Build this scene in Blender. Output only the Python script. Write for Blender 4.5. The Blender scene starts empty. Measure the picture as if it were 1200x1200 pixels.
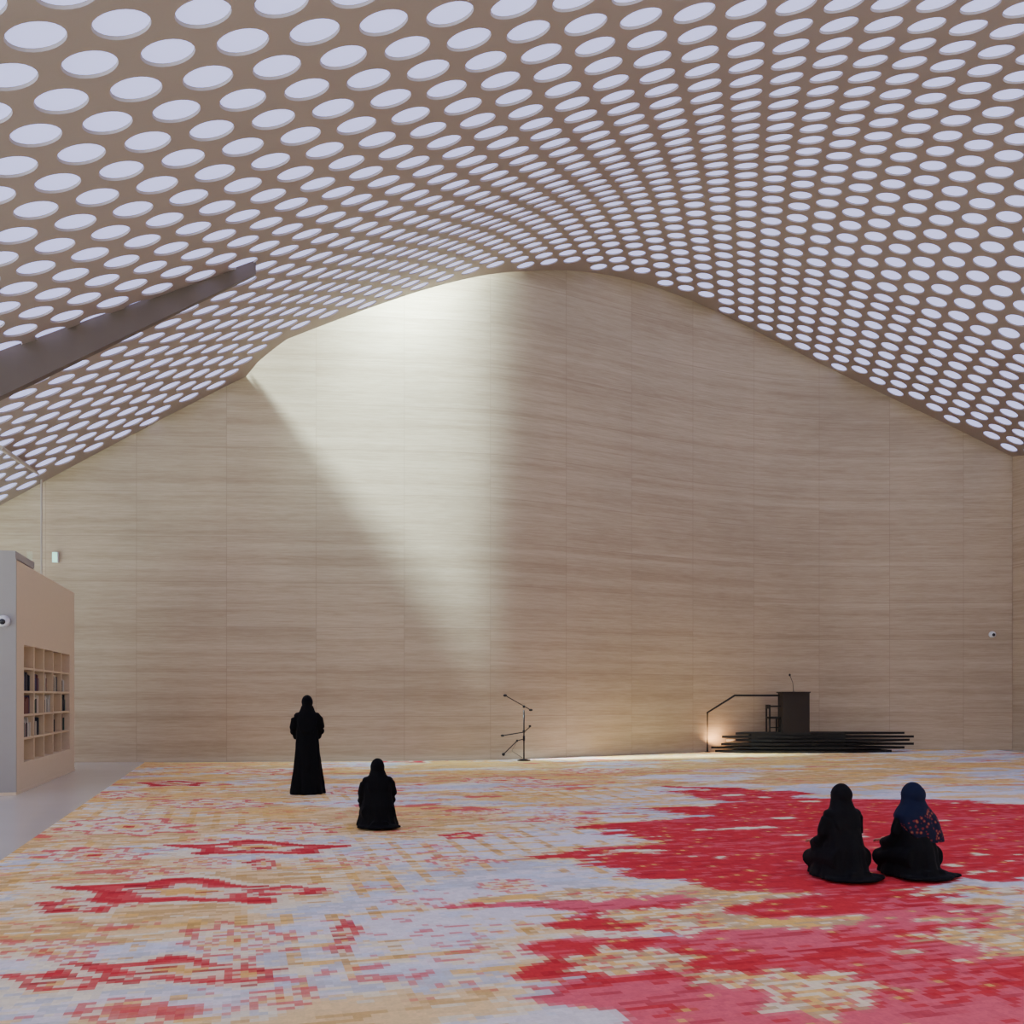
import bpy, bmesh, math, random
import numpy as np
from mathutils import Vector, Matrix
random.seed(4); rng=np.random.default_rng(7)
F=1100.0; CH=1.65; HY=815.0
TH=math.radians(16)
UX,UY=math.cos(TH),math.sin(TH); VX,VY=-math.sin(TH),math.cos(TH)
scn=bpy.context.scene; col=scn.collection

def floor_pt(px,py):
    d=F*CH/(py-HY); return ((px-600)/F*d,d)
def at(px,py,d): return Vector(((px-600)/F*d,d,CH+(HY-py)/F*d))
def s2l(c):
    c=np.asarray(c,float)/255.0
    return np.where(c<=0.04045,c/12.92,((c+0.055)/1.055)**2.4)

# ---------------- materials ----------------
def mat(name,color,rough=.6,metal=0,spec=.5,emit=None,estr=0,bump=0,bscale=40,var=0):
    m=bpy.data.materials.new(name); m.use_nodes=True
    nt=m.node_tree; b=nt.nodes['Principled BSDF']
    b.inputs['Base Color'].default_value=(*color,1); b.inputs['Roughness'].default_value=rough
    b.inputs['Metallic'].default_value=metal; b.inputs['Specular IOR Level'].default_value=spec
    if emit:
        b.inputs['Emission Color'].default_value=(*emit,1); b.inputs['Emission Strength'].default_value=estr
    if bump or var:
        tc=nt.nodes.new('ShaderNodeTexCoord'); n=nt.nodes.new('ShaderNodeTexNoise')
        n.inputs['Scale'].default_value=bscale; n.inputs['Detail'].default_value=5
        nt.links.new(tc.outputs['Object'],n.inputs['Vector'])
        if bump:
            bp=nt.nodes.new('ShaderNodeBump'); bp.inputs['Strength'].default_value=bump; bp.inputs['Distance'].default_value=.02
            nt.links.new(n.outputs['Fac'],bp.inputs['Height']); nt.links.new(bp.outputs['Normal'],b.inputs['Normal'])
        if var:
            mx=nt.nodes.new('ShaderNodeMixRGB'); mx.inputs[1].default_value=(*[c*(1-var) for c in color],1); mx.inputs[2].default_value=(*[min(1,c*(1+var)) for c in color],1)
            nt.links.new(n.outputs['Fac'],mx.inputs[0]); nt.links.new(mx.outputs[0],b.inputs['Base Color'])
    return m

def mesh_obj(name,verts,faces,mats,parent=None,smooth=False):
    me=bpy.data.meshes.new(name); me.from_pydata([tuple(v) for v in verts],[],faces); me.update()
    for m in (mats if isinstance(mats,(list,tuple)) else [mats]): me.materials.append(m)
    if smooth: me.polygons.foreach_set('use_smooth',[True]*len(me.polygons))
    o=bpy.data.objects.new(name,me); col.objects.link(o)
    if parent: o.parent=parent
    return o
def bm_obj(name,bm,mats,parent=None,smooth=False):
    me=bpy.data.meshes.new(name); bm.to_mesh(me); bm.free()
    for m in (mats if isinstance(mats,(list,tuple)) else [mats]): me.materials.append(m)
    if smooth: me.polygons.foreach_set('use_smooth',[True]*len(me.polygons))
    o=bpy.data.objects.new(name,me); col.objects.link(o)
    if parent: o.parent=parent
    return o
def empty(name,loc=(0,0,0),rz=0):
    e=bpy.data.objects.new(name,None); e.location=loc; e.rotation_euler=(0,0,rz); col.objects.link(e); return e
def add_box(bm,x0,x1,y0,y1,z0,z1,mi=0):
    vs=[bm.verts.new((x,y,z)) for z in(z0,z1) for x,y in((x0,y0),(x1,y0),(x1,y1),(x0,y1))]
    for f in((3,2,1,0),(4,5,6,7),(0,1,5,4),(1,2,6,5),(2,3,7,6),(3,0,4,7)):
        q=bm.faces.new([vs[i] for i in f]); q.material_index=mi
def add_tube(bm,pts,rads,seg=12,mi=0):
    pts=[Vector(p) for p in pts]; n=len(pts)
    if not hasattr(rads,'__len__'): rads=[rads]*n
    rings=[]
    for i,p in enumerate(pts):
        t=(pts[min(i+1,n-1)]-pts[max(i-1,0)]).normalized()
        a=Vector((0,0,1)) if abs(t.z)<.9 else Vector((1,0,0))
        e1=t.cross(a).normalized(); e2=t.cross(e1)
        rings.append([bm.verts.new(p+e1*rads[i]*math.cos(2*math.pi*k/seg)+e2*rads[i]*math.sin(2*math.pi*k/seg)) for k in range(seg)])
    for a,b in zip(rings,rings[1:]):
        for k in range(seg):
            f=bm.faces.new((a[k],a[(k+1)%seg],b[(k+1)%seg],b[k])); f.material_index=mi
    bm.faces.new(rings[0][::-1]).material_index=mi; bm.faces.new(rings[-1]).material_index=mi
def add_ell(bm,c,r,rot=None,seg=20,mi=0):
    M=Matrix.Translation(c)@(rot.to_4x4() if rot else Matrix.Identity(4))@Matrix.Diagonal((*r,1))
    res=bmesh.ops.create_uvsphere(bm,u_segments=seg,v_segments=seg*2//3,radius=1,matrix=M)
    for v in res['verts']:
        for f in v.link_faces: f.material_index=mi

# ---------------- wall curve ----------------
wp=[(-22,22.9),(-12.6,23.1),(-6.4,23.4),(-.2,24.0),(2.3,25.5),(4.93,27.1),(7.75,28.4),(10.5,28.85),(15.5,28.5),(24,28.2)]
_xs=np.linspace(-22,24,921); _ys=np.interp(_xs,[p[0] for p in wp],[p[1] for p in wp])
_k=np.exp(-.5*(np.arange(-60,61)*.05/.95)**2); _k/=_k.sum()
_ys=np.convolve(np.pad(_ys,60,mode='edge'),_k,'valid')
def W(x): return np.interp(x,_xs,_ys)

# ---------------- ceiling surface ----------------
_hy=np.linspace(-6,34,801); _hh=np.interp(_hy,[-6,4,6,8,10,12,14.5,17,20,24,28,34],[6.8,8.2,8.75,9.25,9.7,10.15,10.8,11.45,12.25,13.05,13.35,13.55])
_k=np.exp(-.5*(np.arange(-40,41)*.05/.8)**2); _k/=_k.sum(); _hh=np.convolve(np.pad(_hh,40,mode='edge'),_k,'valid')
def ceil_z(x,y):
    x=np.asarray(x,float); y=np.asarray(y,float)
    T=np.clip((y-8)/15,0,1); T=T*T*(3-2*T)*.5+T*.5
    H=np.interp(y,_hy,_hh)
    xr=8+(3.2-8)*T; k=.36+(.60-.36)*T; w=8+(6-8)*T
    s=x-xr
    return H-k*(np.sqrt(s*s+w*w)-w)
def E(x):   # ceiling far edge (opening towards the wall = light slot)
    x=np.asarray(x,float)
    dep=np.clip(.28*(.45-x),0,2.2)*np.clip((x+6.75)/1.5,0,1)
    return np.where(dep>0.02,W(x)-dep,W(x)+.25)
def hit(px,py):
    ys=np.linspace(4,32,4000); xs=(px-600)/F*ys; zs=CH+(HY-py)/F*ys
    i=np.argmax(zs>ceil_z(xs,ys)); return Vector((xs[i],ys[i],zs[i]))

m_ceil=mat('ceiling_plaster',tuple(s2l((156,139,129))),.75,bump=.05,bscale=60,var=.04)
m_disc=mat('skylight_diffuser',(.3,.3,.38),.6,emit=(.52,.55,1.0),estr=1.5)
try: m_disc.cycles.emission_sampling='NONE'
except Exception: pass
m_rim=mat('skylight_rim',tuple(s2l((160,148,146))),.5,var=.03)
def build_ceiling():
    P=.63; R=.226; D=.03; seg=24
    V=[];Fc=[];M=[]
    ang=[math.radians(15*i) for i in range(seg)]
    hexr=[]
    inr=P/2
    for a in ang:
        b=(a+math.pi/6)%(math.pi/3)-math.pi/6
        hexr.append(inr/math.cos(b))
    Q=P*math.sqrt(3)/2
    hx=np.array([h*math.cos(a) for h,a in zip(hexr,ang)]); hy=np.array([h*math.sin(a) for h,a in zip(hexr,ang)])
    cx=np.array([R*math.cos(a) for a in ang]); cy=np.array([R*math.sin(a) for a in ang])
    n=0
    for j in range(-32,78):
        for i in range(-58,62):
            u=i*P+(j%2)*P/2; v=j*Q
            x0=u*UX+v*VX; y0=u*UY+v*VY
            if y0<-3 or x0<-19 or x0>21 or y0>W(x0)+1.0: continue
            if ceil_z(x0,y0)<2.9: continue
            X=x0+hx*UX+hy*VX; Y=y0+hx*UY+hy*VY
            e=E(X)
            if (Y>e).all(): continue
            x=x0+cx*UX+cy*VX; y=y0+cx*UY+cy*VY
            solid=(y>np.minimum(E(x),W(x))-.05).any()
            Y=np.minimum(Y,e)
            Z=ceil_z(X,Y)
            if solid or y0<1:
                V+=list(zip(X,Y,Z)); Fc.append(list(range(n,n+seg))[::-1]); M.append(0); n+=seg; continue
            z=ceil_z(x,y)
            V+=list(zip(X,Y,Z))+list(zip(x,y,z))
            xi=x0+(x-x0)*.97; yi=y0+(y-y0)*.97
            V+=list(zip(xi,yi,z+D))
            for k in range(seg):
                k2=(k+1)%seg
                Fc.append((n+k,n+seg+k,n+seg+k2,n+k2)); M.append(0)
                Fc.append((n+seg+k,n+2*seg+k,n+2*seg+k2,n+seg+k2)); M.append(2)
            Fc.append(list(range(n+2*seg,n+3*seg))[::-1]); M.append(1)
            n+=3*seg
    o=mesh_obj('ceiling',V,Fc,[m_ceil,m_disc,m_rim])
    o.data.polygons.foreach_set('material_index',M)
    return o
build_ceiling()

xs=np.linspace(-6.7,.36,60); V=[];Fc=[]
for i,x in enumerate(xs):
    y=float(min(E(x),W(x)-.03)); z=float(ceil_z(x,y))
    V+= [(x,y,z-.01),(x,y-.10,z-.01),(x,y,z+.4),(x,y-.10,z+.4)]
    if i:
        a=4*(i-1);b=4*i
        Fc+=[(a,b,b+1,a+1),(a,a+2,b+2,b),(a+1,b+1,b+3,a+3),(a+2,a+3,b+3,b+2)]
mesh_obj('trim_skylight_slot',V,Fc,m_ceil)

# ---------------- travertine wall ----------------
def travertine():
    m=bpy.data.materials.new('travertine'); m.use_nodes=True; nt=m.node_tree; N=nt.nodes; L=nt.links
    b=N['Principled BSDF']; b.inputs['Roughness'].default_value=.55; b.inputs['Specular IOR Level'].default_value=.3
    uv=N.new('ShaderNodeUVMap'); uv.uv_map='UVMap'
    br=N.new('ShaderNodeTexBrick'); br.offset=0.0; br.squash=1
    br.inputs['Scale'].default_value=1; br.inputs['Brick Width'].default_value=2.2; br.inputs['Row Height'].default_value=1.12
    br.inputs['Mortar Size'].default_value=.010; br.inputs['Mortar Smooth'].default_value=.3
    br.inputs['Color1'].default_value=(.38,.38,.38,1); br.inputs['Color2'].default_value=(.62,.62,.62,1); br.inputs['Mortar'].default_value=(.5,.5,.5,1)
    L.new(uv.outputs[0],br.inputs['Vector'])
    def stria(sx,sy,off,scale,det,rg):
        mp=N.new('ShaderNodeMapping'); mp.inputs['Scale'].default_value=(sx,sy,1); mp.inputs['Location'].default_value=(off,off*2,0)
        L.new(uv.outputs[0],mp.inputs[0])
        add=N.new('ShaderNodeVectorMath'); add.operation='ADD'
        sc=N.new('ShaderNodeVectorMath'); sc.operation='MULTIPLY'; sc.inputs[1].default_value=(2,0,1.2)
        L.new(br.outputs['Color'],sc.inputs[0]); L.new(mp.outputs[0],add.inputs[0]); L.new(sc.outputs[0],add.inputs[1])
        n=N.new('ShaderNodeTexNoise'); n.inputs['Scale'].default_value=scale; n.inputs['Detail'].default_value=det; n.inputs['Roughness'].default_value=rg
        L.new(add.outputs[0],n.inputs['Vector']); return n
    n1=stria(.05,4.2,0,1.2,5,.55); n3=stria(1.6,28,5,1.0,6,.75)
    av=N.new('ShaderNodeMixRGB'); av.inputs[0].default_value=.55
    L.new(n1.outputs['Fac'],av.inputs[1]); L.new(n3.outputs['Fac'],av.inputs[2])
    cr=N.new('ShaderNodeValToRGB'); e=cr.color_ramp.elements
    e[0].position=.33; e[0].color=(*s2l((168,145,118)),1); e[1].position=.66; e[1].color=(*s2l((208,188,160)),1)
    x=e.new(.5); x.color=(*s2l((190,169,141)),1)
    L.new(av.outputs[0],cr.inputs[0])
    n2=N.new('ShaderNodeTexNoise'); n2.inputs['Scale'].default_value=.25; n2.inputs['Detail'].default_value=3
    L.new(uv.outputs[0],n2.inputs['Vector'])
    hs=N.new('ShaderNodeHueSaturation'); L.new(cr.outputs[0],hs.inputs['Color'])
    mr=N.new('ShaderNodeMapRange'); mr.inputs[1].default_value=.35; mr.inputs[2].default_value=.65; mr.inputs[3].default_value=.92; mr.inputs[4].default_value=1.06
    L.new(n2.outputs['Fac'],mr.inputs[0]); L.new(mr.outputs[0],hs.inputs['Value'])
    pv=N.new('ShaderNodeMixRGB'); pv.blend_type='MULTIPLY'; pv.inputs[0].default_value=.16
    L.new(hs.outputs[0],pv.inputs[1]); L.new(br.outputs['Color'],pv.inputs[2])
    mx=N.new('ShaderNodeMixRGB'); mx.inputs[2].default_value=(*s2l((140,118,98)),1)
    mul=N.new('ShaderNodeMath'); mul.operation='MULTIPLY'; mul.inputs[1].default_value=.38
    L.new(br.outputs['Fac'],mul.inputs[0]); L.new(mul.outputs[0],mx.inputs[0]); L.new(pv.outputs[0],mx.inputs[1])
    L.new(mx.outputs[0],b.inputs['Base Color'])
    return m
m_trav=travertine()
def build_wall(name,pts,z0,z1,thick=.3,u0=0):
    V=[];Fc=[];UV=[]
    n=len(pts); L=[u0]
    for a,b in zip(pts,pts[1:]): L.append(L[-1]+math.hypot(b[0]-a[0],b[1]-a[1]))
    back=[]
    for i,p in enumerate(pts):
        a=pts[max(i-1,0)]; b=pts[min(i+1,n-1)]; dx,dy=b[0]-a[0],b[1]-a[1]; l=math.hypot(dx,dy)
        back.append((p[0]-dy/l*thick,p[1]+dx/l*thick))
    def strip(A,B,za,zb):
        o=len(V)
        for i in range(n): V.append((*A[i],za)); UV.append((L[i],za))
        for i in range(n): V.append((*B[i],zb)); UV.append((L[i],zb))
        for i in range(n-1): Fc.append((o+i,o+i+1,o+n+i+1,o+n+i))
    strip(pts,pts,z0,z1); strip(pts,back,z1,z1+.001); strip(back,back,z1,z0)
    o=mesh_obj(name,V,Fc,m_trav,smooth=True)
    uv=o.data.uv_layers.new(name='UVMap')
    for l in o.data.loops: uv.data[l.index].uv=UV[l.vertex_index]
    return o
wx=np.linspace(-20,15.35,500)
build_wall('wall_back',[(x,float(W(x))) for x in wx],0,14.6,u0=.3)
e=(15.2,float(W(15.2))-.02)
build_wall('wall_right',[(e[0],e[1]),(e[0]+UY*34,e[1]-VY*34)],0,14.6)

# ---------------- floor ----------------
mesh_obj('floor',[(-24,-8,0),(26,-8,0),(26,31,0),(-24,31,0)],[(0,1,2,3)],mat('polished_stone',tuple(s2l((204,196,186))),.16,var=.06,bscale=1.2))

# ---------------- carpet ----------------
def vnoise(x,y,seed=0):
    r=np.random.default_rng(seed).random((256,256))
    xi=np.floor(x).astype(int); yi=np.floor(y).astype(int); fx=x-xi; fy=y-yi
    fx=fx*fx*(3-2*fx); fy=fy*fy*(3-2*fy)
    g=lambda a,b:r[a&255,b&255]
    return (g(xi,yi)*(1-fx)+g(xi+1,yi)*fx)*(1-fy)+(g(xi,yi+1)*(1-fx)+g(xi+1,yi+1)*fx)*fy
def fbm(x,y,seed=0,o=4):
    s=0;a=.5;t=0
    for i in range(o): s=s+a*vnoise(x*2**i,y*2**i,seed+i); t+=a; a*=.55
    return s/t
def inpoly(px,py,poly):
    ins=np.zeros(px.shape,bool); n=len(poly)
    for i in range(n):
        x1,y1=poly[i]; x2,y2=poly[(i+1)%n]
        if y1==y2: continue
        c=((y1>py)!=(y2>py))&(px<(x2-x1)*(py-y1)/(y2-y1)+x1); ins^=c
    return ins
def build_carpet():
    S=.046
    o0=np.array(floor_pt(165,897)); dirv=np.array([UY,-VY])
    na=int(26.5/S); nb=int(33/S)
    A,B=np.meshgrid((np.arange(na+1))*S,(np.arange(nb+1))*S-7.6,indexing='ij')
    X=o0[0]+A*UX+B*dirv[0]; Y=o0[1]+A*UY+B*dirv[1]
    Y=np.minimum(Y,W(X)-.28)
    Xc=(X[:-1,:-1]+X[1:,1:])/2; Yc=(Y[:-1,:-1]+Y[1:,1:])/2
    a=(A[:-1,:-1]+S/2); b=(B[:-1,:-1]+S/2)
    keep=(np.abs(Y[:-1,:-1]-Y[1:,1:])>.022)&(Yc>3.4)&(Xc<14.6)&(Xc<Yc*.62+1.5)
    rowj=rng.normal(0,.10,b.shape[1])[None,:]
    r=rng.random(a.shape); r2=rng.random(a.shape); r3=rng.random(a.shape)
    def dash(n,seed):
        g=np.random.default_rng(seed); R_=g.random((a.shape[0]//n+2,a.shape[1])); off=g.integers(0,n,a.shape[1])
        ii=(np.arange(a.shape[0])[:,None]+off[None,:])//n
        return R_[ii,np.arange(a.shape[1])[None,:]]
    d3=dash(2,5); d5=dash(4,6)
    jx=(fbm(a*.45,b*2.6,11)-.5)*2.4+rowj+(d3-.5)*.25
    jy=(fbm(a*.9,b*1.2,21)-.5)*.7
    k_=np.clip(Yc/14,.25,1); jx=jx*k_; jy=jy*k_
    xj=Xc+jx; yj=np.maximum(Yc+jy,2)
    qx=600+F*xj/yj; qy=HY+F*CH/yj
    qx0=600+F*Xc/Yc; qy0=HY+F*CH/Yc
    C=np.zeros(a.shape+(3,))
    lav=s2l((214,208,212)); gry=s2l((174,178,186)); crm=s2l((226,214,186)); yel=s2l((224,180,100)); och=s2l((188,144,80))
    red=s2l((192,46,56)); pnk=s2l((210,92,108)); drk=s2l((160,30,42)); tan=s2l((188,156,116)); ros=s2l((202,76,78))
    C[:]=lav
    def put(mask,c,al=1.0):
        C[mask]=C[mask]*(1-al)+c*al
    def soft(v,t,w): return v+(d3-.5)*w>t
    n1=fbm(a*.5,b*1.4,1); n2=fbm(a*1.1,b*2.6,31); n5=fbm(a*2.6,b*5,131,3)
    left=np.clip((700-qx0)/500,0,1); far=np.clip((925-qy0)/30,0,1); near=np.clip((qy0-1040)/120,0,1)
    put(n1+.2*(d3-.5)-.07*near*left<.46,gry,.7); put(n5>.62,s2l((190,198,212)),.6)
    wash=fbm(a*.45,b*.9,51)+.07*left+.14*far
    put(soft(wash,.53,.12),crm,.85)
    put(soft(wash+.3*(n2-.5),.57,.10),yel,.62)
    put(soft(wash+.3*(n5-.5),.64,.10)&(d5>.35),och,.7)
    zones=[(450,1022,120,36),(470,1150,150,50),(70,1010,100,28),(350,1150,50,60),(190,955,120,18),(330,930,150,10),(620,1080,60,20),(560,985,90,22),(30,1090,60,30),(650,930,120,12),(240,1185,120,20)]
    zn=np.zeros(a.shape)
    for (cx,cy,rx,ry) in zones: zn=np.maximum(zn,1-(((qx-cx)/rx)**2+((qy-cy)/ry)**2))
    zm=zn+(n2-.5)*1.4>.12
    l1=(np.mod(a,0.322)<.093)&(fbm(a*.8,b*.8,171)>.42); l2=(np.mod(b,0.414)<.093)&(fbm(a*.8,b*.8,181)>.42)
    put(zm&(l1|l2)&(r>.10),yel,.95); put(zm&l1&l2,och); put(zm&l1&(d5>.6),och,.9); put(zm&(d5>.82),crm)
    put((qy0<960)&soft(n2,.56,.15),yel,.7); put((qy0<925)&(fbm(a*.8,b*4,71)>.65)&(r>.3),s2l((206,104,88)),.8)
    hx=qx0+(fbm(a*1.6,b*1.6,141)-.5)*F/Yc*.26+(d3-.5)*F/Yc*.05; hy=qy0+(fbm(a*1.6,b*1.6,151)-.5)*.26*F*CH/Yc**2
    def ell(cx,cy,rx,ry,pet=8,amp=.16):
        th_=np.arctan2((hy-cy)/ry,(hx-cx)/rx)
        return np.sqrt(((hx-cx)/rx)**2+((hy-cy)/ry)**2)*(1+amp*np.sin(th_*pet)),th_
    for (cx,cy,rx,ry) in [(275,1104,64,19),(150,970,70,10),(110,1003,60,8),(330,972,60,7),(540,1010,34,6),(600,1040,32,7),(250,943,60,5),(480,1062,22,6),(330,1172,44,14),(60,1118,48,12),(150,1186,60,14),(420,928,44,4),(120,932,46,4),(590,915,44,3.5),(180,1026,44,6),(300,905,50,3),(430,1012,28,5),(660,962,36,4),(560,952,34,3.5),(700,904,36,2.5),(240,1010,30,5)]:
        d,th_=ell(cx,cy,rx,ry)
        put(d<1.05,crm,.85); put((d<.80)&(np.sin(th_*8)>0),lav,.7)
        put((d>.86)&(d<1.03),ros,.95); put((d>.42)&(d<.56),ros,.9); put((d>.60)&(d<.78)&(np.sin(th_*8)>.3),yel,.9); put((d<.30),yel,.9); put(d<.14,red)
    for (cx,cy,rx,ry) in [(95,1064,46,8),(215,1046,125,13),(335,1045,42,5),(200,1140,112,14),(65,1152,60,8),(300,995,90,7),(205,919,36,3),(305,1013,15,6),(405,1098,15,19),(470,892,34,2.2),(545,981,24,3.5),(285,1142,30,10),(745,1078,30,5)]:
        d,th_=ell(cx,cy,rx,ry,5,.22)
        put(d<1.22,crm,.85)
        put(d<1.0,red); put((d>.50)&(d<.70),ros,.9); put((d>.28)&(d<.50),crm,.85); put(d<.28,yel,.9)
        put((d<1)&(d5>.88),drk)
    rn=fbm(a*1.0,b*2.0,81); put((np.abs(rn-.60)<.011)&(qx0<760)&(r>.2),ros,.85)
    put((rn>.75)&(qx0<760),ros,.85)
    poly=[(800,922),(905,926),(960,938),(1120,938),(1300,950),(1300,1000),(1200,1035),(1120,1030),(1060,1052),(920,1050),(800,1034),(740,1026),(650,1012),(665,994),(770,988),(690,976),(700,965),(790,958),(765,948),(830,941),(770,930)]
    inR=inpoly(qx,qy,poly); put(inR,red)
    pk=[(560,1054),(700,1042),(1010,1050),(1100,1058),(1300,1070),(1500,1260),(700,1260),(760,1190),(640,1170),(720,1140),(580,1120),(600,1100),(760,1100),(640,1075),(565,1067)]
    mp=inpoly(qx,qy,pk)
    put(mp,pnk)
    mix=fbm(a*.35,b*1.5,91)
    put(mp&soft(mix,.46,.22),red)
    low=[(590,1104),(740,1100),(770,1140),(640,1150),(600,1135)]
    lm=inpoly(qx,qy,low); put(lm,red)
    low=[(680,1072),(760,1068),(830,1082),(780,1100),(700,1092)]
    lm2=inpoly(qx,qy,low); put(lm2,red)
    allr=inR|mp|lm|lm2
    put(allr&(d3<.10),pnk,.6); put(allr&(d5>.86),drk,.6)
    put(allr&(fbm(a*.8,b*6,161)>.62)&(d3<.7),pnk,.55)
    hol=fbm(a*.55+3,b*1.1+9,101)
    put(mp&soft(hol,.64,.10),crm); put(mp&soft(hol,.65,.08)&(d3>.4),tan); put(mp&soft(hol,.66,.08)&(d5>.6),yel)
    for (cx,cy,rx,ry) in [(800,1082,60,13),(735,1130,60,14),(950,1165,70,24),(1160,1046,80,6),(850,1152,40,10),(1120,1100,50,8),(700,1050,50,5)]:
        d,th_=ell(cx,cy,rx,ry,7,.25); d=d+.35*(d3-.5)
        put((d<1),crm); put((d<1)&(d3>.55),yel); put((d<1)&(d5>.7),tan); put((d>.5)&(d<.62),ros)
    put(inR&(fbm(a*1.3,b*3,111)>.75),crm)
    put((rng.random(a.shape)<.012)&(mp|inR),yel)
    # soften neighbouring tiles slightly, like blended yarn
    Cb=C.copy(); Cb[1:-1]=(C[:-2]+2*C[1:-1]+C[2:])/4; C=.55*C+.45*Cb
    Cb=C.copy(); Cb[:,1:-1]=(C[:,:-2]+2*C[:,1:-1]+C[:,2:])/4; C=.7*C+.3*Cb
    C*= (1+(r-.5)*.12)[...,None]
    C=np.clip(C*1.14,0,.92)
    n_b=nb+1
    ii,jj=np.nonzero(keep)
    idx=lambda i,j:i*n_b+j
    quads=np.stack([idx(ii,jj),idx(ii,jj+1),idx(ii+1,jj+1),idx(ii+1,jj)],1)
    used,inv=np.unique(quads.ravel(),return_inverse=True); quads=inv.reshape(-1,4)
    Vx=np.stack([X.ravel(),Y.ravel(),np.full(X.size,.012)],1)[used]
    me=bpy.data.meshes.new('carpet'); me.from_pydata(Vx.tolist(),[],quads.tolist()); me.update()
    ca=me.color_attributes.new('Pile','FLOAT_COLOR','CORNER')
    cc=np.repeat(np.concatenate([C[ii,jj],np.ones((len(ii),1))],1),4,axis=0).astype(np.float32)
    ca.data.foreach_set('color',cc.ravel())
    m=bpy.data.materials.new('woven_carpet'); m.use_nodes=True; nt=m.node_tree; bs=nt.nodes['Principled BSDF']
    at_=nt.nodes.new('ShaderNodeAttribute'); at_.attribute_name='Pile'
    nz=nt.nodes.new('ShaderNodeTexNoise'); nz.inputs['Scale'].default_value=50
    tc=nt.nodes.new('ShaderNodeTexCoord'); nt.links.new(tc.outputs['Object'],nz.inputs['Vector'])
    mr=nt.nodes.new('ShaderNodeMapRange'); mr.inputs[3].default_value=.85; mr.inputs[4].default_value=1.15; nt.links.new(nz.outputs['Fac'],mr.inputs[0])
    hs=nt.nodes.new('ShaderNodeHueSaturation'); hs.inputs['Saturation'].default_value=1.0
    nt.links.new(at_.outputs['Color'],hs.inputs['Color']); nt.links.new(mr.outputs[0],hs.inputs['Value']); nt.links.new(hs.outputs[0],bs.inputs['Base Color'])
    bs.inputs['Roughness'].default_value=.95; bs.inputs['Specular IOR Level'].default_value=.1
    me.materials.append(m)
    if me.polygons[0].normal.z<0: me.flip_normals()
    o=bpy.data.objects.new('carpet',me); col.objects.link(o)
build_carpet()

# ---------------- downstand fin on ceiling ----------------
m_fin=mat('fin_dark',tuple(s2l((92,76,68))),.6,var=.05,bscale=3)
def build_fin():
    V=[];Fc=[];n=24
    for i in range(n+1):
        t=i/n; px=300-420*t; py=307+(300-px)*(414-308)/300
        p=hit(px,py); dep=(14+.125*(300-px))/F*p.y
        z=float(ceil_z(p.x,p.y)); th=.10+.2*t
        V+=[(p.x,p.y,z+.05),(p.x,p.y,z-dep),(p.x-th*.6,p.y+th,z-dep),(p.x-th*.6,p.y+th,z+.1)]
        if i:
            a=4*(i-1);b=4*i
            Fc+=[(a,a+1,b+1,b),(a+1,a+2,b+2,b+1),(a+2,a+3,b+3,b+2),(a+3,a,b,b+3)]
    Fc+=[(0,3,2,1),(4*n,4*n+1,4*n+2,4*n+3)]
    mesh_obj('trim_ceiling_fin',V,Fc,m_fin)
build_fin()

# ---------------- left glass partition ----------------
def glassmat():
    m=bpy.data.materials.new('partition_glass'); m.use_nodes=True; nt=m.node_tree; nt.nodes.clear()
    o=nt.nodes.new('ShaderNodeOutputMaterial'); mx=nt.nodes.new('ShaderNodeMixShader'); t=nt.nodes.new('ShaderNodeBsdfTransparent'); g=nt.nodes.new('ShaderNodeBsdfGlossy')
    t.inputs[0].default_value=(.93,.95,.95,1); g.inputs['Roughness'].default_value=.03; mx.inputs[0].default_value=.08
    nt.links.new(t.outputs[0],mx.inputs[1]); nt.links.new(g.outputs[0],mx.inputs[2]); nt.links.new(mx.outputs[0],o.inputs[0]); return m
m_trim=mat('light_metal_trim',tuple(s2l((178,165,152))),.4,var=.03)
cor=at(49,556,22.95)
par=empty('window_1')
def pl(t,z): return (cor.x+UY*t,cor.y-VY*t,z)
V=[];Fc=[]
m_gl=glassmat(); tops=[]
for i in range(16):
    t=.05+i*.27; zt=cor.z-.03-.085*t
    V+=[pl(t,0.0),pl(t,zt)]; tops.append(pl(t,zt))
    if i: a=2*(i-1); Fc.append((a,a+2,a+3,a+1))
mesh_obj('pane',V,Fc,m_gl,par)
bm=bmesh.new(); add_tube(bm,tops,.05,8)
add_tube(bm,[pl(.05,0),tops[0]],.025,8)
bm_obj('frame',bm,m_trim,par)

# ---------------- book cabinet ----------------
m_wood=mat('pale_oak',tuple(s2l((214,192,164))),.45,bump=.05,bscale=12,var=.06)
m_niche=mat('oak_inner',tuple(s2l((206,182,150))),.5,var=.06,bscale=10)
m_grey=mat('grey_panel',tuple(s2l((156,150,146))),.5,var=.04,bscale=4)
A0=floor_pt(18,932); cab=empty('book_cabinet',(A0[0],A0[1],0),math.radians(105.4))
Lc=5.3; Hc=3.9; x0,x1=.60,4.75; zA,zB=.5,2.52; dp=.38; DC=.95
bm=bmesh.new()
add_box(bm,.04,Lc,dp,DC,0,Hc)
add_box(bm,.04,x0,0,dp,0,Hc); add_box(bm,x1,Lc,0,dp,0,Hc)
add_box(bm,x0,x1,0,dp,0,zA); add_box(bm,x0,x1,0,dp,zB,Hc)
bm_obj('carcass',bm,m_wood,cab)
bm=bmesh.new()
for i in range(1,5):
    x=x0+(x1-x0)*i/5; add_box(bm,x-.03,x+.03,.01,dp,zA,zB)
for i in range(1,5):
    z=zA+(zB-zA)*i/5; add_box(bm,x0,x1,.015,dp,z-.018,z+.018)
bm_obj('shelves',bm,m_niche,cab)
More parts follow.
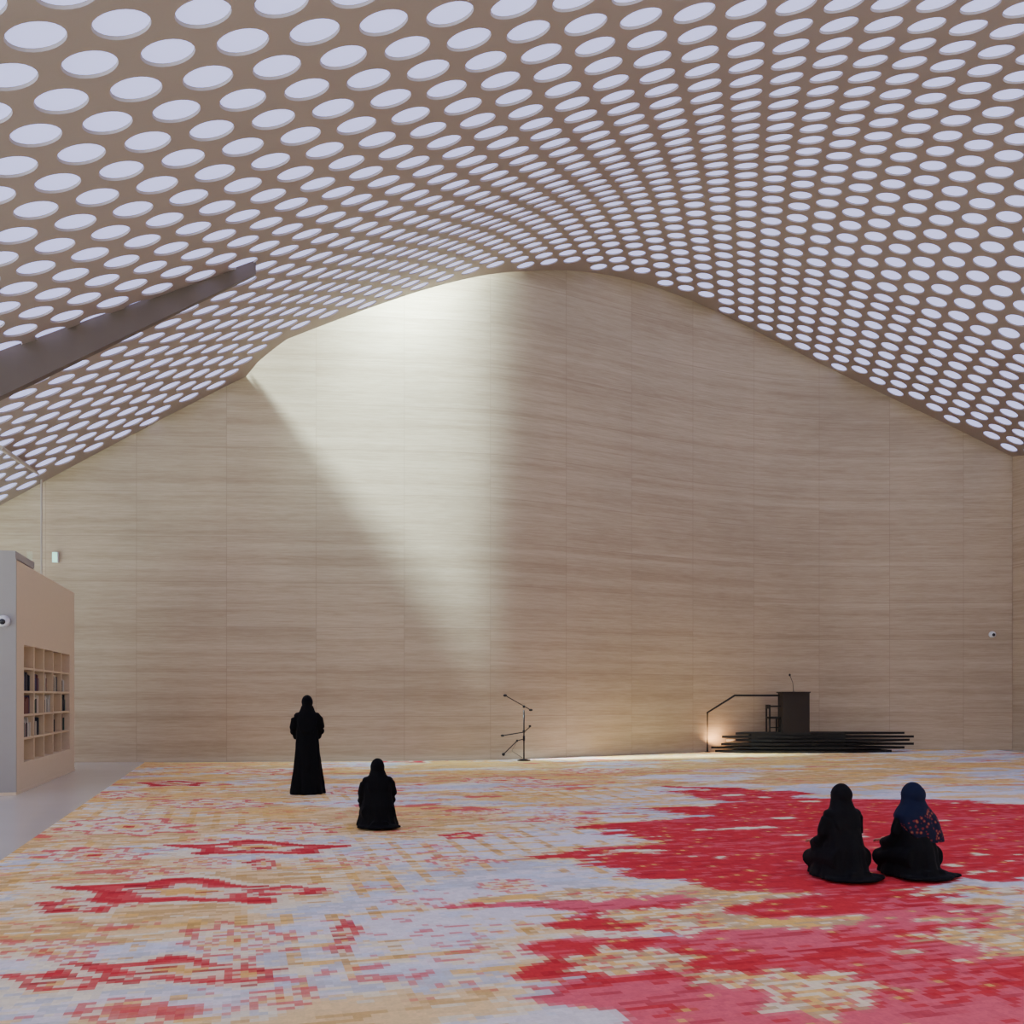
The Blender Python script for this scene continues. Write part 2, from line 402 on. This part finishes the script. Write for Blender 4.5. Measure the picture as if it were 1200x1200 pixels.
bm=bmesh.new(); add_box(bm,0,.04,-.01,DC,0,Hc+.02); add_box(bm,.0,1.4,.0,DC,Hc+.02,Hc+.14)
bm_obj('end_panel',bm,m_grey,cab)
bm=bmesh.new(); add_box(bm,-.01,Lc+.01,-.012,DC,0,.05); bm_obj('plinth',bm,m_wood,cab)
bookcols=[(30,34,48),(20,22,30),(190,185,175),(60,90,110),(110,60,54),(40,70,60),(210,200,180),(70,60,90)]
bmats=[mat('book_cover_%d'%i,tuple(s2l(c)),.6,var=.08,bscale=30) for i,c in enumerate(bookcols)]
bm=bmesh.new()
for ci in range(5):
    for ri in range(1,4):
        cx0=x0+(x1-x0)*ci/5+.05; z=zA+(zB-zA)*ri/5+.019
        x=cx0+random.random()*.15; end=cx0+.70-random.random()*.35
        if random.random()<.12: continue
        base=random.randrange(8)
        while x<end:
            w=random.uniform(.025,.06); h=random.uniform(.22,.34)
            mi=base if random.random()<.6 else random.randrange(8)
            add_box(bm,x,x+w,.05+random.random()*.03,.28,z,z+h,mi); x+=w+.003
bm_obj('books',bm,bmats,cab)

m_white=mat('white_plastic',(.75,.75,.75),.35,var=.02); m_black=mat('black_gloss',(.01,.01,.012),.15,var=.02)
def cctv(loc,rz,nm='security_camera'):
    e=empty(nm,loc,rz)
    bm=bmesh.new(); add_tube(bm,[(0,0,0),(0,-.03,0)],[.1,.1],24); add_ell(bm,(0,-.05,0),(.095,.07,.095)); bm_obj('housing',bm,m_white,e,True)
    bm=bmesh.new(); add_ell(bm,(0,-.10,-.01),(.05,.035,.05)); bm_obj('lens',bm,m_black,e,True)
R=Matrix.Rotation(math.radians(105.4),3,'Z')
p=Vector((A0[0],A0[1],0))+R@Vector((-.005,.17,2.87)); cctv(p,math.radians(15.4))
xw=14.6; cctv((xw,float(W(xw))-.01,CH+(HY-743)/F*28.3),0)

e=empty('exit_sign',(at(61,652,22.95).x,float(W(-11.2))-.05,at(61,652,22.95).z))
bm=bmesh.new(); add_box(bm,-.07,.07,-.03,.04,-.13,.13); bm_obj('case',bm,m_white,e)
bm=bmesh.new(); add_box(bm,-.055,.055,-.036,-.03,-.115,.115); bm_obj('face',bm,mat('exit_green',(.3,.7,.5),.5,emit=(.5,1,.75),estr=1.2),e)

# ---------------- microphone stand ----------------
m_blk=mat('black_metal',(.012,.012,.013),.4,metal=.3,var=.05)
fp=floor_pt(614,892); dM=fp[1]
ms=empty('microphone_stand',(fp[0],fp[1],0.013))
def mp_(px,py,dy=0): v=at(px,py,dM+dy); return (v.x-fp[0],v.y-fp[1],v.z-.013)
bm=bmesh.new()
add_tube(bm,[(0,0,0),(0,0,.02),(0,0,.05)],[.17,.165,.03],32)
add_tube(bm,[(0,0,.03),(0,0,mp_(614,832)[2])],.018,10); add_tube(bm,[(0,0,.5),(0,0,.62)],.03,10)
add_tube(bm,[mp_(592,815,-.25),mp_(622,832,.2)],.012,8)
add_ell(bm,mp_(622,832,.2),(.05,.03,.03)); add_ell(bm,mp_(614,828),(.035,.035,.035))
add_ell(bm,mp_(592,815,-.25),(.05,.035,.035))
add_tube(bm,[mp_(589,862,-.3),mp_(614,858),mp_(622,851,.1)],.014,8); add_ell(bm,mp_(589,862,-.3),(.05,.035,.03)); add_ell(bm,mp_(621,851,.1),(.035,.03,.03))
add_ell(bm,mp_(614,857),(.035,.035,.045))
add_tube(bm,[mp_(590,884,-.3),mp_(606,868,-.1),mp_(614,866)],.013,8); add_ell(bm,mp_(590,884,-.3),(.04,.035,.04)); add_ell(bm,mp_(606,868,-.1),(.03,.03,.03)); add_ell(bm,mp_(614,866),(.03,.03,.035))
add_tube(bm,[mp_(606,868,-.1),mp_(600,880,-.1),mp_(612,888,0)],.006,6)
bm_obj('stand',bm,m_blk,ms,True)

# ---------------- minbar platform ----------------
m_br=mat('blackened_bronze',(.010,.008,.007),.5,metal=.0,spec=.3,var=.2,bscale=3)
mb=empty('minbar_platform')
def gp(px,d): return ((px-600)/F*d,d)
slabs=[
 (.014,[(838,27.1),(870,26.6),(960,26.6),(1045,27.1),(1030,27.7),(870,27.8)]),
 (.115,[(832,27.3),(900,26.75),(1000,26.7),(1060,27.2),(1000,27.8),(860,27.9)]),
 (.215,[(845,27.0),(920,26.8),(1071,27.3),(960,27.9),(850,27.9)]),
 (.315,[(850,27.5),(905,26.95),(1030,27.0),(1066,27.6),(900,27.9)]),
 (.415,[(846,27.3),(930,27.0),(1071,27.5),(1000,27.9),(865,27.9)]),
 (.515,[(862,27.2),(950,27.1),(1060,27.7),(960,27.95),(868,27.95)])]
bm=bmesh.new()
for z,ol in slabs:
    vs0=[];vs1=[]
    for q in ol:
        x,y=gp(*q); y=min(y,float(W(x))-.32); vs0.append(bm.verts.new((x,y,z))); vs1.append(bm.verts.new((x,y,z+.065)))
    bm.faces.new(vs0[::-1]); bm.faces.new(vs1); n=len(vs0)
    for i in range(n): bm.faces.new((vs0[i],vs0[(i+1)%n],vs1[(i+1)%n],vs1[i]))
x,y=gp(880,27.2); x2,_=gp(990,27.2); add_box(bm,x,x2,27.15,27.45,.014,.56)
bm_obj('slabs',bm,m_br,mb)
zt=.58
bm=bmesh.new()
dl=27.35
def q(px,py,d=dl): v=at(px,py,d); return v
add_tube(bm,[Vector((q(829,0,27.15).x,27.15,.013)),q(829,835,27.15),q(861,815,27.3),q(913,815,27.5)],.03,8)
add_tube(bm,[Vector((q(829,0,27.15).x,27.15,.013)),Vector((q(829,0,27.15).x,27.15,.03))],.08,12)
bm_obj('railing',bm,m_br,mb)
bm=bmesh.new()
xl=q(915,0).x; xr_=q(946,0).x; zh=q(0,812).z
add_box(bm,xl,xr_,dl-.22,dl+.3,zt,zh)
add_box(bm,xl-.04,xr_+.02,dl-.25,dl+.33,zh,zh+.035)
add_box(bm,xl+.03,xr_-.03,dl-.225,dl-.22,zt+.06,zh-.06)
bm_obj('lectern',bm,mat('dark_bronze',tuple(s2l((46,38,34))),.6,metal=.0,spec=.2,var=.1,bscale=5),mb)
bm=bmesh.new()
b0=q(930,811); add_tube(bm,[b0,q(929,800),q(926,792)],[.01,.008,.008],8); add_ell(bm,q(925.5,791),(.03,.03,.04)); add_ell(bm,b0,(.06,.06,.02))
bm_obj('gooseneck_microphone',bm,m_blk,mb,True)
bm=bmesh.new()
cx0,cx1=q(902,0).x,q(914,0).x; zs=zt+.45
for x in(cx0,cx1):
    for y in(dl+.0,dl+.36): add_box(bm,x-.02,x+.02,y-.02,y+.02,zt,zs)
add_box(bm,cx0-.02,cx1+.02,dl-.02,dl+.38,zs-.06,zs)
for y in(dl,dl+.36): add_box(bm,cx0-.02,cx0+.02,y-.02,y+.02,zs,zs+.35)
add_box(bm,cx0-.02,cx0+.02,dl,dl+.36,zs+.23,zs+.35)
add_box(bm,cx0,cx1+.02,dl-.02,dl+.02,zs+.28,zs+.33)
add_box(bm,cx0-.01,cx1+.01,dl-.01,dl+.01,zt+.12,zt+.15)
bm_obj('chair',bm,m_br,mb)

# ---------------- people ----------------
m_robe=mat('black_abaya',(.0035,.0035,.0042),.9,spec=.12,bump=.1,bscale=60,var=.2)
m_robe2=mat('charcoal_abaya',(.0042,.0043,.0062),.85,spec=.15,bump=.1,bscale=60,var=.2)
m_skin=mat('skin',tuple(s2l((176,130,104))),.5,var=.05,bscale=8)
m_dark=mat('eye_dark',(.01,.008,.006),.3,var=.02); m_lip=mat('lips',tuple(s2l((150,80,76))),.45,var=.03)
def scarf():
    m=bpy.data.materials.new('embroidered_shawl'); m.use_nodes=True; nt=m.node_tree;N=nt.nodes;L=nt.links;b=N['Principled BSDF']
    tc=N.new('ShaderNodeTexCoord'); v=N.new('ShaderNodeTexVoronoi'); v.inputs['Scale'].default_value=28
    L.new(tc.outputs['Object'],v.inputs['Vector'])
    cr=N.new('ShaderNodeValToRGB'); cr.color_ramp.interpolation='CONSTANT'; e=cr.color_ramp.elements
    e[0].color=(.26,.10,.05,1); e[1].position=.22; e[1].color=(.13,.018,.03,1)
    x=e.new(.43); x.color=(.008,.009,.028,1)
    L.new(v.outputs['Distance'],cr.inputs[0])
    sp=N.new('ShaderNodeSeparateXYZ'); L.new(tc.outputs['Object'],sp.inputs[0])
    ma=N.new('ShaderNodeMath'); ma.operation='MULTIPLY_ADD'; ma.inputs[1].default_value=-.55; L.new(sp.outputs['X'],ma.inputs[0]); L.new(sp.outputs['Z'],ma.inputs[2])
    m1=N.new('ShaderNodeMath'); m1.operation='LESS_THAN'; m1.inputs[1].default_value=.62; L.new(ma.outputs[0],m1.inputs[0])
    mx=N.new('ShaderNodeMixRGB'); mx.inputs[1].default_value=(.006,.009,.032,1); L.new(m1.outputs[0],mx.inputs[0]); L.new(cr.outputs[0],mx.inputs[2]); L.new(mx.outputs[0],b.inputs['Base Color'])
    b.inputs['Roughness'].default_value=.85; b.inputs['Specular IOR Level'].default_value=.15; return m
m_scarf=scarf()
def loft(bm,secs,seg=72,folds=()):
    Zs=[s[0] for s in secs]; M=60
    arr=np.array(secs,float); zz=np.linspace(Zs[0],Zs[-1],M)
    def itp(c):
        v=np.interp(zz,arr[:,0],arr[:,c]); k=np.array([1,2,3,2,1])/9; p=np.convolve(np.pad(v,2,mode='edge'),k,'valid'); return p
    cols=[itp(c) for c in range(1,6)]
    rings=[]
    for i,z in enumerate(zz):
        rx,ry,cx,cy,fa=[c[i] for c in cols]; ring=[]
        for k in range(seg):
            a=2*math.pi*k/seg
            f=1+fa*sum(w*math.sin(n*a+ph+z*tw) for n,w,ph,tw in folds)
            ring.append(bm.verts.new((cx+rx*f*math.cos(a),cy+ry*f*math.sin(a),z)))
        rings.append(ring)
    for a,b in zip(rings,rings[1:]):
        for k in range(seg): bm.faces.new((a[k],a[(k+1)%seg],b[(k+1)%seg],b[k]))
    bm.faces.new(rings[0][::-1]); bm.faces.new(rings[-1])
def remeshed(name,bm,m,parent,vox=.010,sm=5,disp=.006,dsc=.14):
    o=bm_obj(name,bm,m,parent,True)
    r=o.modifiers.new('r','REMESH'); r.mode='VOXEL'; r.voxel_size=vox; r.use_smooth_shade=True
    s=o.modifiers.new('s','SMOOTH'); s.iterations=sm; s.factor=.5
    if disp:
        t=bpy.data.textures.new(name+'_folds','CLOUDS'); t.noise_scale=dsc
        d=o.modifiers.new('d','DISPLACE'); d.texture=t; d.strength=disp*2; d.mid_level=.5
    return o
FOLDS=[(7,.5,.3,2.0),(11,.35,1.7,-3),(17,.25,.9,2),(5,.3,2.2,1)]
def face(parent,c,tilt=0):
    bm=bmesh.new(); add_ell(bm,(0,0,0),(.068,.088,.098),seg=28)
    for v in bm.verts:
        x,y,z=v.co
        if y>0:
            v.co.y+= .020*math.exp(-(x/.013)**2-((z+.012)/.022)**2)
            v.co.y-= .010*math.exp(-((abs(x)-.03)/.014)**2-((z-.008)/.012)**2)
            v.co.y+= .006*math.exp(-(x/.022)**2-((z+.048)/.009)**2)
            v.co.y+= .008*math.exp(-(x/.02)**2-((z+.08)/.015)**2)
    for s in(-1,1): add_ell(bm,(s*.03,.074,.008),(.012,.007,.006),seg=12,mi=1); add_ell(bm,(s*.03,.077,.026),(.017,.005,.003),seg=10,mi=1)
    add_ell(bm,(0,.086,-.046),(.02,.006,.006),seg=12,mi=2)
    o=bm_obj('face',bm,[m_skin,m_dark,m_lip],parent,True); o.location=c; o.rotation_euler=(tilt,0,0); return o
def hand(parent,name,loc,rot,side):
    bm=bmesh.new(); add_ell(bm,(0,.045,0),(.038,.05,.014),seg=14)
    for i,(x,l) in enumerate([(-.028,.062),(-.010,.074),(.009,.070),(.027,.054)]):
        add_tube(bm,[(x,.06,0),(x*1.05,.088,.004),(x*1.1,.088+l*.5,.0),(x*1.1,.088+l*.85,-.014)],[.0095,.009,.008,.0065],8)
    s=side; add_tube(bm,[(s*-.022,.02,0),(s*-.05,.045,-.004),(s*-.062,.075,-.008)],[.013,.011,.008],8)
    add_tube(bm,[(0,-.05,0),(0,.02,0)],[.026,.024],12)
    o=remeshed(name,bm,m_skin,parent,vox=.0035,sm=3,disp=0); o.location=loc; o.rotation_euler=rot
def hijab_head(bm,zc,cy,r=1.0):
    add_ell(bm,(0,cy-.008,zc),(.094*r,.108*r,.122*r))
    add_ell(bm,(0,cy-.055,zc+.01),(.078*r,.075*r,.09*r))
    add_tube(bm,[(0,cy,zc-.06),(0,cy*.5,zc-.16)],[.082,.10],20)
def standing_woman():
    fp=floor_pt(360,931); e=empty('standing_woman',(fp[0],fp[1],.013),math.radians(12))
    bm=bmesh.new()
    loft(bm,[(0,.285,.25,0,0,.10),(.05,.275,.24,0,0,.10),(.35,.235,.20,0,0,.10),(.7,.20,.165,0,0,.07),(.9,.185,.15,0,0,.04),(1.05,.175,.13,0,0,.02),(1.2,.185,.125,0,0,.01),(1.30,.180,.11,0,0,0),(1.36,.135,.10,0,0,0),(1.42,.085,.085,0,0,0)],folds=FOLDS)
    for s in(-1,1):
        add_tube(bm,[(s*.135,0,1.315),(s*.195,.0,1.24),(s*.225,.02,1.10),(s*.228,.06,1.04),(s*.16,.15,1.08),(s*.08,.19,1.12)],[.06,.068,.066,.066,.058,.05],16)
        add_ell(bm,(s*.15,0,1.30),(.065,.075,.055))
        add_ell(bm,(s*.19,.11,.99),(.05,.08,.09))
    hijab_head(bm,1.525,.01)
    loft(bm,[(1.02,.10,.03,0,-.125,.06),(1.15,.15,.06,0,-.09,.05),(1.3,.16,.10,0,-.035,.03),(1.38,.125,.105,0,-.01,.02),(1.46,.098,.10,0,0,0)],folds=FOLDS)
    remeshed('abaya',bm,m_robe,e)
    face(e,(0,.036,1.52)); hand(e,'hand_left',(-.07,.225,1.13),(0,math.radians(90),math.radians(-80)),1); hand(e,'hand_right',(.07,.245,1.15),(0,math.radians(-90),math.radians(80)),-1)
    bm=bmesh.new()
    for s in(-1,1): add_ell(bm,(s*.09,.17,.037),(.045,.12,.035))
    bm_obj('shoes',bm,m_blk,e,True)
standing_woman()
def kneeling_woman(px,py,rz,sc=1.0,trail=0,robe=None,shawl=None,w=1.0,lean=0.03):
    fp=floor_pt(px,py); e=empty('kneeling_woman',(fp[0],fp[1]+.27,.028),rz); e.scale=(sc,sc,sc)
    robe=robe or m_robe
    bm=bmesh.new()
    L=lean
    loft(bm,[(0,.265*w,.34,0,.08,.09),(.03,.26*w,.34,0,.08,.09),(.09,.24*w,.32,0,.08,.08),(.18,.222*w,.27,0,.06,.06),(.27,.205*w,.21,0,.01,.05),(.36,.185*w,.16,0,0,.04),(.46,.182*w,.135,0,L*.5,.03),(.56,.19*w,.125,0,L,.015),(.62,.160*w,.11,0,L,0),(.665,.11,.10,0,L,0),(.71,.08,.085,0,L+.01,0)],folds=FOLDS)
    for s in(-1,1):
        add_tube(bm,[(s*.10,-.12,.19),(s*.12,.12,.19),(s*.13,.36,.13)],[.12,.11,.085],16)
        add_tube(bm,[(s*.12,.30,.06),(s*.09,0,.055),(s*.07,-.26,.05)],[.055,.05,.045],12)
        add_tube(bm,[(s*.12*w,L,.61),(s*.168*w,L+.0,.55),(s*.195*w,L+.03,.42),(s*.195*w,L+.09,.335),(s*.16,.22,.30),(s*.12,.30,.285)],[.055,.062,.06,.058,.052,.042],16)
        add_ell(bm,(s*.138*w,L,.595),(.06,.078,.05))
        add_ell(bm,(s*.18*w,L+.14,.27),(.05,.10,.07))
    hijab_head(bm,.765,L+.02,.97)
    loft(bm,[(.40,.09,.03,0,L-.125,.08),(.5,.14,.06,0,L-.09,.06),(.6,.15,.10,0,L-.03,.03),(.66,.115,.105,0,L,.02),(.72,.092,.10,0,L+.01,0)],folds=FOLDS)
    add_ell(bm,(.03,-.18,.02),(.25*w,.15,.034)); add_ell(bm,(-.12,-.12,.02),(.16*w,.13,.03))
    if trail:
        add_ell(bm,(.12*trail/abs(trail),-.14,.02),(.21,.13,.038)); add_ell(bm,(trail,-.16,.014),(.10,.06,.02)); add_tube(bm,[(trail*.4,-.12,.05),(trail*1.0,-.16,.018)],[.06,.015],12)
    remeshed('abaya',bm,robe,e)
    f=face(e,(0,L+.046,.76))
    hand(e,'hand_left',(-.12,.30,.315),(math.radians(-12),0,math.radians(-12)),-1); hand(e,'hand_right',(.12,.30,.315),(math.radians(-12),0,math.radians(12)),1)
    if shawl:
        bm=bmesh.new()
        add_ell(bm,(0,L+.01,.768),(.102,.112,.13)); add_ell(bm,(0,L-.04,.775),(.086,.08,.095))
        loft(bm,[(.33,.15,.07,.10,L-.125,.10),(.42,.20,.11,.05,L-.085,.08),(.5,.222,.15,.02,L-.035,.05),(.58,.215,.15,0,L-.01,.04),(.64,.165,.135,0,L-.0,.03),(.69,.115,.115,0,L+.0,.01),(.74,.1,.105,0,L+.01,0)],folds=FOLDS)
        remeshed('patterned_shawl',bm,shawl,e,disp=.006)
        f.location=(0,L+.056,.76)
kneeling_woman(439,975,math.radians(14),.96)
kneeling_woman(1002,1039,math.radians(16),.95,trail=.12,robe=m_robe2,w=.93)
kneeling_woman(1089,1037,math.radians(20),.94,trail=.29,robe=m_robe2,shawl=m_scarf,w=.9)

# ---------------- lights ----------------
w=bpy.data.worlds.new('World'); scn.world=w; w.use_nodes=True
nt=w.node_tree; bg=nt.nodes['Background']; bg.inputs[0].default_value=(1,.975,.96,1)
tc=nt.nodes.new('ShaderNodeTexCoord'); vm=nt.nodes.new('ShaderNodeVectorMath'); vm.operation='DOT_PRODUCT'; vm.inputs[1].default_value=(-.75,-.66,0)
nt.links.new(tc.outputs['Generated'],vm.inputs[0])
mr=nt.nodes.new('ShaderNodeMapRange'); mr.inputs[1].default_value=-.1; mr.inputs[2].default_value=1; mr.inputs[3].default_value=.45; mr.inputs[4].default_value=1.75
nt.links.new(vm.outputs['Value'],mr.inputs[0]); nt.links.new(mr.outputs[0],bg.inputs[1])
sd=bpy.data.lights.new('sun','SUN'); sd.energy=50; sd.angle=math.radians(11); sd.color=(.74,.97,1)
so=bpy.data.objects.new('sun',sd); col.objects.link(so)
so.rotation_euler=Vector((.65,.235,-1)).to_track_quat('-Z','Y').to_euler(); so.location=(-8,18,20)
ad=bpy.data.lights.new('slot_skylight','AREA'); ad.shape='RECTANGLE'; ad.size=5.0; ad.size_y=1.0; ad.energy=2000; ad.color=(.70,.97,1); ad.spread=math.radians(90)
ao=bpy.data.objects.new('slot_skylight',ad); col.objects.link(ao); ao.location=(-3.9,22.4,14.4)
ao.rotation_euler=Vector((.45,.30,-1)).to_track_quat('-Z','Y').to_euler()
m_lamp=mat('warm_led',(1,.8,.5),.5,emit=(1,.6,.25),estr=6)
lp=empty('wall_uplight',(q(850,0,27.6).x,float(W(6.2))-.25,.03))
bm=bmesh.new(); add_box(bm,-.3,.3,-.02,.02,0,.03); bm_obj('led_strip',bm,m_lamp,lp)
ld=bpy.data.lights.new('uplight','AREA'); ld.energy=32; ld.size=1.4; ld.size_y=.1; ld.shape='RECTANGLE'; ld.color=(1,.58,.28)
lo=bpy.data.objects.new('uplight',ld); col.objects.link(lo); lo.parent=lp; lo.location=(.2,-.1,.3); lo.rotation_euler=(math.radians(140),0,0)

# ---------------- camera ----------------
cd=bpy.data.cameras.new('camera'); cam=bpy.data.objects.new('camera',cd); col.objects.link(cam)
cam.location=(0,0,CH); cam.rotation_euler=(math.radians(90),0,0)
cd.sensor_width=36; cd.lens=F/1200*36; cd.shift_y=215/1200; cd.clip_end=200
scn.camera=cam
